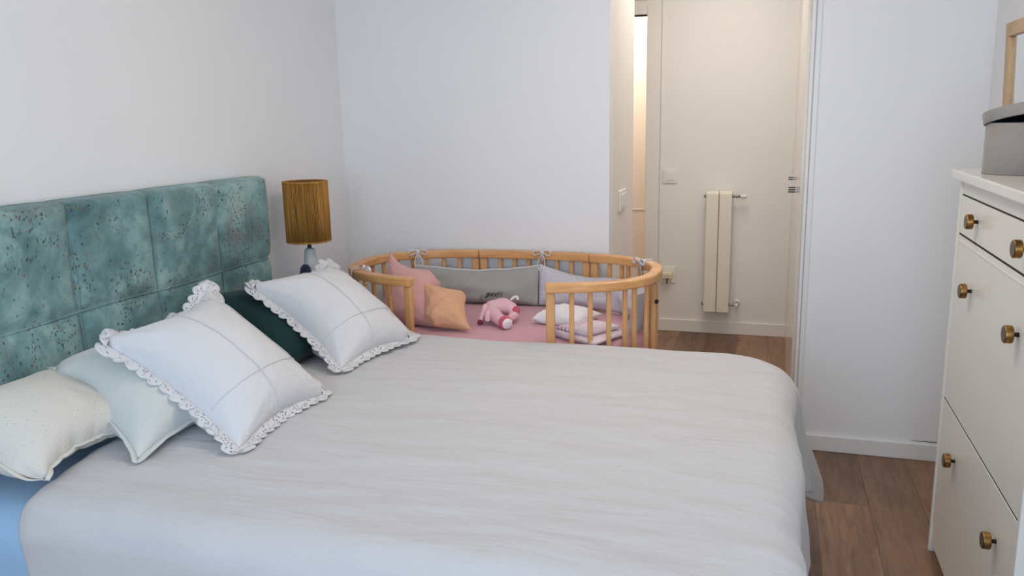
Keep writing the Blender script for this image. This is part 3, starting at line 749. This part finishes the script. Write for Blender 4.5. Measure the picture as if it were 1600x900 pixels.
# ribbon bows tied on the top rail
def bow(x, y, parent, seed, mat):
    rng = random.Random(seed); s = len_near(x, y); a = at_len(s); b = at_len(s+.004); tx, ty = b[2]-a[2], b[3]-a[3]; l = math.hypot(tx, ty); tx /= l; ty /= l; nx, ny = -ty, tx   # inward
    def P(u, w, z): return (a[2]+tx*u+nx*w, a[3]+ty*u+ny*w, z)
    m = BM()
    tube(m, [P(0, -.027, RZ-.040), P(0, -.028, RZ+.002), P(0, 0, RZ+.005), P(0, .027, RZ+.002), P(0, .028, RZ-.038), P(0, 0, RZ-.041), P(0, -.027, RZ-.040)], .006, 6, .35)
    for sg in (-1, 1):
        tube(m, spline([P(0, .030, RZ+.002), P(sg*.020, .033, RZ+.012), P(sg*.040, .036, RZ+.004+rng.random()*.006), P(sg*.036, .036, RZ-.012), P(sg*.014, .034, RZ-.006), P(0, .032, RZ)], 5), .0065, 6, .3)
        L = .06+.03*rng.random()
        tube(m, spline([P(0, .032, RZ), P(sg*.010, .036, RZ-.025), P(sg*(.012+.012*rng.random()), .034, RZ-.05), P(sg*.012, .036, RZ-L)], 5), .006, 6, .3)
    lathe(m, [(0, -.006), (.006, -.004), (.006, .004), (0, .006)], P(0, .032, RZ), n=10)
    obj('ribbon_bow', m, mat, parent, smooth=True, label='white ribbon tied in a bow')
bow(-1.555, 3.43, bmp, 1, M['whitecot']); bow(-.985, 3.55, bmp, 2, M['whitecot']); bow(-.520, 3.38, b2, 3, M['speck']); bow(-1.60, 2.99, bmp, 4, M['whitecot'])
# cushions and toys in the crib
t = empty('pink_cushion', (-1.45, 3.1, CZ), 'dusty pink cushion standing on a corner at the left end of the crib', 'cushion', None)
pillow_obj('cushion_cover', M['pink'], t, corners=[(-1.575, 2.985, .618), (-1.255, 3.005, .618), (-1.405, 3.13, .765), (-1.575, 3.185, .905)], n=28, inflate=.020, slack=1.06, planes=CRP, seed=11)
t = empty('orange_cushion', (-1.25, 3.0, CZ), 'apricot orange cushion leaning against the pink cushion in the crib', 'cushion', None)
pillow_obj('cushion_cover', M['orange'], t, corners=[(-1.278, 2.985, .682), (-1.110, 2.955, .618), (-1.235, 3.08, .728), (-1.405, 3.085, .812)], n=26, inflate=.028, slack=1.06, planes=CRP, seed=12)
# plush pig: one skinned body, hooves, snout disc and tail as parts
def skin(name, verts, edges, radii, mat, parent=None, sub=2, label=None):
    me = bpy.data.meshes.new(name); off = parent.location if parent else Vector((0, 0, 0))
    me.from_pydata([tuple(Vector(v)-off) for v in verts], edges, []); o = bpy.data.objects.new(name, me); COL.objects.link(o)
    if parent: o.parent = parent
    sk = o.modifiers.new('skin', 'SKIN'); sk.use_smooth_shade = True
    for v, r in zip(me.skin_vertices[0].data, radii): v.radius = (r, r) if not hasattr(r, '__len__') else r
    me.skin_vertices[0].data[0].use_root = True
    s = o.modifiers.new('sub', 'SUBSURF'); s.levels = s.render_levels = sub; me.materials.append(mat)
    if label: o['label'] = label
    return o
pig = empty('plush_pig', (-1.09, 3.17, CZ), 'pink plush toy pig slumped on the rose crib sheet', 'toy')
def blob(name, segs, mat, parent, res=.005, label=None):
    mb = bpy.data.metaballs.new(name); mb.resolution = res; mb.render_resolution = res; mb.threshold = .35
    mo = bpy.data.objects.new(name+'_source', mb); COL.objects.link(mo)
    for p0, r0, p1, r1 in segs:
        p0, p1 = Vector(p0), Vector(p1); n = max(2, int((p1-p0).length/(.35*min(r0, r1)))+1)
        for k in range(n):
            e = mb.elements.new(); e.co = p0.lerp(p1, k/(n-1)); e.radius = (r0+(r1-r0)*k/(n-1))*1.28; e.stiffness = 1.6
    bpy.context.view_layer.update(); me = bpy.data.meshes.new_from_object(mo.evaluated_get(bpy.context.evaluated_depsgraph_get()))
    bpy.data.objects.remove(mo); o = bpy.data.objects.new(name, me); COL.objects.link(o); o.parent = parent; me.transform(Matrix.Translation(-parent.location))
    me.materials.clear(); me.materials.append(mat)
    for p in me.polygons: p.use_smooth = True
    return o
B_ = (-1.118, 3.19, .658); C_ = (-1.075, 3.22, .664); R_2 = (-1.035, 3.215, .656)
blob('body', [(B_, .036, C_, .038), (C_, .038, R_2, .030), (B_, .034, (-1.082, 3.125, .648), .030), ((-1.082, 3.125, .648), .030, (-1.050, 3.09, .640), .026),
              ((-1.050, 3.09, .640), .026, (-1.024, 3.072, .632), .024), (R_2, .026, (-1.008, 3.165, .640), .018), ((-1.008, 3.165, .640), .018, (-1.022, 3.135, .630), .016)], M['piggy'], pig)
ax = Vector((.75, -.62, -.12)).normalized(); sc_ = Vector((-1.010, 3.060, .633))
obj('snout_ring', lathe(BM(), [(.022, -.026), (.0285, -.012), (.028, .002), (.020, .008)], sc_, ax, 28), M['pigred'], pig, smooth=True, label='rose red band round the snout')
sn = obj('snout', lathe(BM(), [(.010, 0), (.0225, .004), (.023, .012), (.016, .018), (0, .020)], sc_, ax, 28, caps=False), M['pigwhite'], pig, smooth=True, label='white spotted snout disc')
u, v = frame_axes(ax); nb_ = BM()
for du, dv_ in ((-.008, .006), (.007, .008), (-.004, -.008), (.010, -.005)): lathe(nb_, [(0, 0), (.0032, .0), (.0028, .0025), (0, .003)], sc_+ax*.0185+u*du+v*dv_, ax, 10)
obj('snout_spot', nb_, M['ceramic'], sn)
obj('hoof', lathe(BM(), [(0, -.010), (.010, -.009), (.012, .0), (.011, .006), (0, .009)], (-1.134, 3.092, .6205), (.1, -.5, -.7), 20), plain('maroon_plush', (120, 50, 66), .9), pig, smooth=True, label='maroon hoof')
obj('front_leg', tube(BM(), spline([(-1.128, 3.15, .680), (-1.128, 3.125, .660), (-1.132, 3.105, .640), (-1.134, 3.094, .624)], 5), [.013]*5+[.011]*5+[.009]*5+[.009], 12), M['piggy'], pig, smooth=True)
obj('ear', tube(BM(), spline([(-1.105, 3.12, .668), (-1.103, 3.095, .652), (-1.098, 3.083, .628)], 5), [.012]*5+[.011]*5+[.005], 12, .45), M['piggy'], pig, smooth=True)
hp = BM(); lathe(hp, [(0, -.012), (.014, -.010), (.019, .0), (.014, .010), (0, .012)], (-1.003, 3.178, .660), (.8, -.6, .2), 20)
obj('patch', hp, M['pigred'], pig, smooth=True, label='rose red patch')
obj('tail', tube(BM(), spline([(-1.045, 3.235, .690), (-1.030, 3.240, .702), (-1.018, 3.238, .703), (-1.012, 3.232, .692)], 5), .0055, 8), M['pigwhite'], pig, smooth=True)
# small white pillow and folded swaddle
t = empty('baby_pillow', (-.79, 3.27, CZ), 'small flat white pillow lying behind the front slats of the crib', 'pillow')
pillow_obj('pillow_cover', M['whitecot'], t, corners=[(-.93, 3.16, .622), (-.74, 3.10, .622), (-.66, 3.33, .626), (-.90, 3.345, .626)], n=24, inflate=.009, slack=1.04, planes=CRP, seed=21)
t = empty('folded_blanket', (-.67, 3.05, CZ), 'folded pink and white striped blanket on the crib sheet', 'blanket')
def folded(z0, sx, sy, rz, cx, cy, th, seed):
    n, m = 24, 20; V = []; F = []; UV = []; ca, sa = math.cos(rz), math.sin(rz); N = 2*m
    for i in range(n+1):
        u = i/n
        for j in range(N):
            a = 2*PI*j/N; e = abs(math.cos(a))**.25*math.copysign(1, math.cos(a)); f = math.copysign(abs(math.sin(a))**.6, math.sin(a))
            x = (u-.5)*sx; y = e*sy/2*(1+.03*math.sin(u*5+seed)); z = th/2*(1+f*(.9+.25*nz3(x*1., y, seed, (20, 20, 1))))
            x += .008*math.sin(y*20+seed)
            V.append((cx+x*ca-y*sa, cy+x*sa+y*ca, z0+z)); UV.append(((e+1)/2, u))
    for i in range(n):
        for j in range(N): a = i*N+j; b = i*N+(j+1) % N; F.append((a, b, b+N, a+N))
    F.append([j for j in range(N)][::-1]); F.append([n*N+j for j in range(N)])
    return V, F, UV
obj('lower_fold', folded(CZ+.001, .20, .215, math.radians(62), -.655, 3.03, .020, 1), M['stripes'], t, smooth=True)
obj('upper_fold', folded(CZ+.021, .17, .17, math.radians(58), -.672, 3.05, .020, 3), M['stripes'], t, smooth=True)
rl = BM(); pts = []
for k in range(20):
    a = k*.55; r = .013-.0005*k; pts.append((-.765+r*math.cos(a)*.0, 2.985+r*math.cos(a), CZ+.015+r*math.sin(a)))
V = []; F = []
for k, p in enumerate(pts):
    V += [(p[0]-.02, p[1]+.01, p[2]), (p[0]+.06, p[1]-.045, p[2])]
for k in range(len(pts)-1): F.append((2*k, 2*k+1, 2*k+3, 2*k+2))
ro = obj('rolled_edge', (V, F), M['stripes'], t, smooth=True); s2 = ro.modifiers.new('s', 'SOLIDIFY'); s2.thickness = .003

# ------------------------------------------------------------ shoe cabinet / dresser on the right
DX, DY0, DY1, DZ = .557, 1.905, 2.815, 1.238
t = empty('shoe_cabinet', ((DX+XR)/2, 2.36, 0), 'tall white shoe cabinet with brass knobs against the right wall', 'cabinet')
bm = BM(); box(bm, DX+.004, XR-.016, DY0+.02, DY1-.02, .08, DZ-.001)
obj('body', bm, M['dresser'], t)
obj('side_panel', bx(DX-.008, XR-.016, DY1-.020, DY1, 0, DZ), M['dresser'], t, bevel=.003)
obj('side_panel', bx(DX-.008, XR-.016, DY0, DY0+.020, 0, DZ), M['dresser'], t, bevel=.003)
obj('cabinet_top', bx(DX-.028, XR-.001, DY0-.035, DY1+.042, DZ, DZ+.028), M['dressertop'], t, bevel=.004)
obj('frieze', bx(DX-.004, DX+.006, DY0+.02, DY1-.02, DZ-.042, DZ), M['dresser'], t, bevel=.001)
obj('plinth', bx(DX-.002, DX+.006, DY0+.02, DY1-.02, .035, .105), M['dresser'], t, bevel=.002)
KY = (2.078, 2.567)
def front(name, z0, z1, zk, ztop=0):
    y0, y1 = DY0+.0225, DY1-.0225
    f = obj(name, bx(DX-.004, DX+.010, y0, y1, z0, z1), M['dresser'], t, bevel=.0010)
    for ky in KY:
        k = obj('knob', lathe(BM(), [(.0200, .013), (.0212, .015), (.0212, .029), (.0200, .031)], (DX-.004, ky, zk), (-1, 0, 0), 32), M['brass'], f, smooth=False, bevel=.001, label='round antique brass knob')
        obj('knob_stem', lathe(BM(), [(.0058, 0), (.0050, .003), (.0050, .013)], (DX-.004, ky, zk), (-1, 0, 0), 16), M['brassdark'], f, smooth=True)
        obj('knob_face', lathe(BM(), [(.0192, .0311), (.0184, .0317)], (DX-.004, ky, zk), (-1, 0, 0), 32), M['brassface'], f)
    return f
front('drawer', 1.0775, 1.1905, 1.137)
front('flap_door', .5475, 1.0705, .938)
front('flap_door', .108, .5405, .419)
for z in (1.1935, 1.0740, .5440): obj('gap_shade_strip', bx(DX-.0020, DX+.0030, DY0+.021, DY1-.021, z-.0034, z+.0034), M['gap'], t)  # solid dark strips in the joints, painting in the shade of the gaps
obj('door_ledge', bx(DX-.006, DX+.004, DY0+.0225, DY1-.0225, 1.052, 1.055), M['dresser'], t)
# round box with its lid ajar
BXc, BYc, BZ0 = .667, 2.66, DZ+.0285
bt = empty('hat_box', (BXc, BYc, BZ0), 'round grey felt box with its lid ajar on the shoe cabinet', 'box')
obj('box_body', lathe(BM(), [(0, 0), (.093, 0), (.095, .004), (.0955, .142), (.0925, .142), (.0920, .006), (0, .005)], (BXc, BYc, BZ0), n=72, caps=False), M['felt'], bt, smooth=True)
obj('box_lining', lathe(BM(), [(0, .0062), (.0915, .0062), (.0917, .138)], (BXc, BYc, BZ0), n=72, caps=False), M['feltdark'], bt, smooth=True)
tl = Matrix.Rotation(math.radians(9.5), 4, Vector((.62, .78, 0)).cross(Vector((0, 0, 1))).normalized())
lb = lathe(BM(), [(.0965, .0), (.1000, .0), (.1010, .003), (.1010, .030), (.099, .033), (0, .034)], (0, 0, 0), n=72, caps=False)
ld = lathe(BM(), [(.0965, .0), (.0965, .027), (.094, .030), (0, .030)], (0, 0, 0), n=72, caps=False)
piv = Vector((-.066, .083, 0)); Tm = Matrix.Translation(Vector((BXc, BYc, BZ0+.128))+piv) @ Matrix.Rotation(math.radians(-13), 4, Vector((.78, .62, 0))) @ Matrix.Translation(-piv)
for b_ in (lb, ld): bmesh.ops.transform(b_, matrix=Tm, verts=b_.verts)
l1 = obj('box_lid', lb, M['felt'], bt, smooth=True); obj('lid_lining', ld, M['feltdark'], l1, smooth=True)
obj('box_seam', lathe(BM(), [(.0955, .0005), (.0967, .003), (.0955, .0055)], (BXc, BYc, BZ0), n=72, caps=False), M['felt'], bt, smooth=True)
# mirror on right wall
mt = empty('wall_mirror', (XR-.02, 2.85, 1.4), 'wall mirror in a pale oak frame above the shoe cabinet', 'mirror')
MY0, MY1, MZ0, MZ1, fwid = 2.30, 3.252, 1.30, 1.729, .046
tilt = Matrix.Translation((XR-.004, 0, MZ0)) @ Matrix.Rotation(math.radians(-2.5), 4, 'Y') @ Matrix.Translation((-(XR-.004), 0, -MZ0))
fr = BM()
for a in ((MY0, MY1, MZ1-fwid, MZ1), (MY0, MY1, MZ0, MZ0+fwid), (MY1-fwid, MY1, MZ0+fwid, MZ1-fwid), (MY0, MY0+fwid, MZ0+fwid, MZ1-fwid)): box(fr, XR-.026, XR-.006, a[0], a[1], a[2], a[3])
bmesh.ops.transform(fr, matrix=tilt, verts=fr.verts); obj('mirror_frame', fr, M['oakframe'], mt, bevel=.003)
gl = bx(XR-.014, XR-.010, MY0+fwid, MY1-fwid, MZ0+fwid, MZ1-fwid); bmesh.ops.transform(gl, matrix=tilt, verts=gl.verts); obj('mirror_glass', gl, M['mirror'], mt)

# ------------------------------------------------------------ hall fittings
t = empty('radiator', (-.325, 5.40, .16), 'tall narrow two element cream radiator on the hall wall', 'radiator')
for (x0, x1) in ((-.405, -.3255), (-.3225, -.243)):
    bm = BM(); n = 14; prof = []
    for k in range(n+1):
        a = PI/2*k/n; prof.append((5.44-.055*math.sin(a) , .945+.018*math.cos(a)))
    ring0 = []; ring1 = []
    out = [(5.462, .166), (5.462, .955)]+prof+[(5.385, .166)]
    ring0 = [bm.verts.new((x0, y, z)) for y, z in out]; ring1 = [bm.verts.new((x1, y, z)) for y, z in out]
    for k in range(len(out)): bm.faces.new((ring0[k], ring0[(k+1) % len(out)], ring1[(k+1) % len(out)], ring1[k]))
    bm.faces.new(ring0[::-1]); bm.faces.new(ring1); obj('element', bm, M['radiator'], t, bevel=.006)
for nm, z, hd in (('upper_valve', .928, True), ('lower_valve', .215, False)):
    bm = BM(); lathe(bm, [(.008, 0), (.011, .004), (.011, .012), (.007, .014), (.007, .02), (.010, .022), (.010, .034), (.008, .036), (.008, .048)], (-.243, 5.425, z), (1, 0, 0), 20)
    vv = obj(nm, bm, M['chrome'], t, smooth=True)
    if hd: obj('valve_head', lathe(BM(), [(.010, 0), (.014, .004), (.014, .036), (.011, .040)], (-.195, 5.425, z), (1, 0, 0), 24), M['plastic'], vv, smooth=True)
    else:
        obj('valve_cap', lathe(BM(), [(.011, 0), (.013, .004), (.012, .02), (.008, .024)], (-.195, 5.425, z), (0, -1, .1), 20), M['plastic'], vv, smooth=True)
        obj('pipe', tube(BM(), [(-.195, 5.425, z), (-.195, YH-.002, z+.005)], .008, 12), M['chrome'], vv, smooth=True)
        obj('wall_rosette', lathe(BM(), [(.024, 0), (.022, .006), (.010, .010)], (-.195, YH-.001, z+.005), (0, -1, 0), 24), M['plastic'], vv, smooth=True)
    obj('end_plug', lathe(BM(), [(.013, 0), (.013, .006), (.009, .008), (.009, .016), (.0, .018)], (-.405, 5.425, z), (-1, 0, 0), 20), M['chrome'], t, smooth=True)
obj('bracket', bx(-.34, -.31, 5.462, YH-.001, .86, .89), M['radiator'], t)
def switch(name, c, w, h, label, cat, gang=1, axis='y'):
    e = empty(name, c, label, cat); X, Y, Z = c
    def B(a, b, z0, z1, d0, d1):
        return bx(X+a, X+b, Y-d1, Y-d0, Z+z0, Z+z1) if axis == 'y' else bx(X+d0, X+d1, Y+a, Y+b, Z+z0, Z+z1)
    obj('plate', B(-w/2, w/2, -h/2, h/2, 0, .009), M['plastic'], e, bevel=.003)
    iw = w-.036
    for g in range(gang):
        a = -iw/2+g*iw/gang; obj('rocker', B(a+.001, a+iw/gang-.001, -h/2+.018, h/2-.018, .009, .013), M['plastic'], e, bevel=.0015)
    return e
switch('light_switch', (-.649, YH, 1.052), .092, .092, 'square white light switch left of the hall radiator', 'switch')
switch('light_switch', (XO, 3.90, 1.053), .15, .098, 'white double light switch on the side of the doorway wall', 'switch', 2, 'x')
e = empty('wall_socket', (-.655, YH, .390), 'white wall socket low on the hall wall beside the crib', 'socket')
obj('plate', bx(-.655-.057, -.655+.057, YH-.010, YH, .334, .446), M['plastic'], e, bevel=.003)
obj('socket_well', lathe(BM(), [(.024, 0), (.024, .004), (.020, .004), (.020, .001)], (-.655, YH-.010, .390), (0, -1, 0), 28), M['plastic'], e, smooth=True)
e = empty('plug_adapter', (-.655, YH-.05, .390), 'cream plug adapter pushed into the hall socket', 'plug')
obj('housing', bx(-.690, -.618, YH-.060, YH-.016, .372, .412), M['cream'], e, bevel=.006)
obj('slot', bx(-.682, -.628, YH-.0612, YH-.060, .3895, .3925), plain('amber_slot', (168, 138, 96), .5), e)
obj('dimmer_wheel', tube(BM(), spline([(-.652, YH-.04, .371), (-.652, YH-.045, .352), (-.652, YH-.045, .335)], 4), [.006]*4+[.0045]*4+[.006], 8), plain('brown_cord', (110, 82, 58), .6), e, smooth=True)
# scuff mark in the plaster over right baseboard
sc = BM(); pts = [(.60+.15*k/12, YB-.0006, .0815+.0012*math.sin(k*1.7)) for k in range(13)]
for k in range(12):
    a, b = pts[k], pts[k+1]; w0 = .0022*math.sin(PI*(k+.02)/12)+.0003; w1 = .0022*math.sin(PI*(k+1)/12)+.0003
    sc.faces.new([sc.verts.new(p) for p in ((a[0], a[1], a[2]-w0), (b[0], b[1], b[2]-w1), (b[0], b[1], b[2]+w1), (a[0], a[1], a[2]+w0))])
struct('trim_6', sc, plain('plaster_crack', (120, 104, 92), .9))
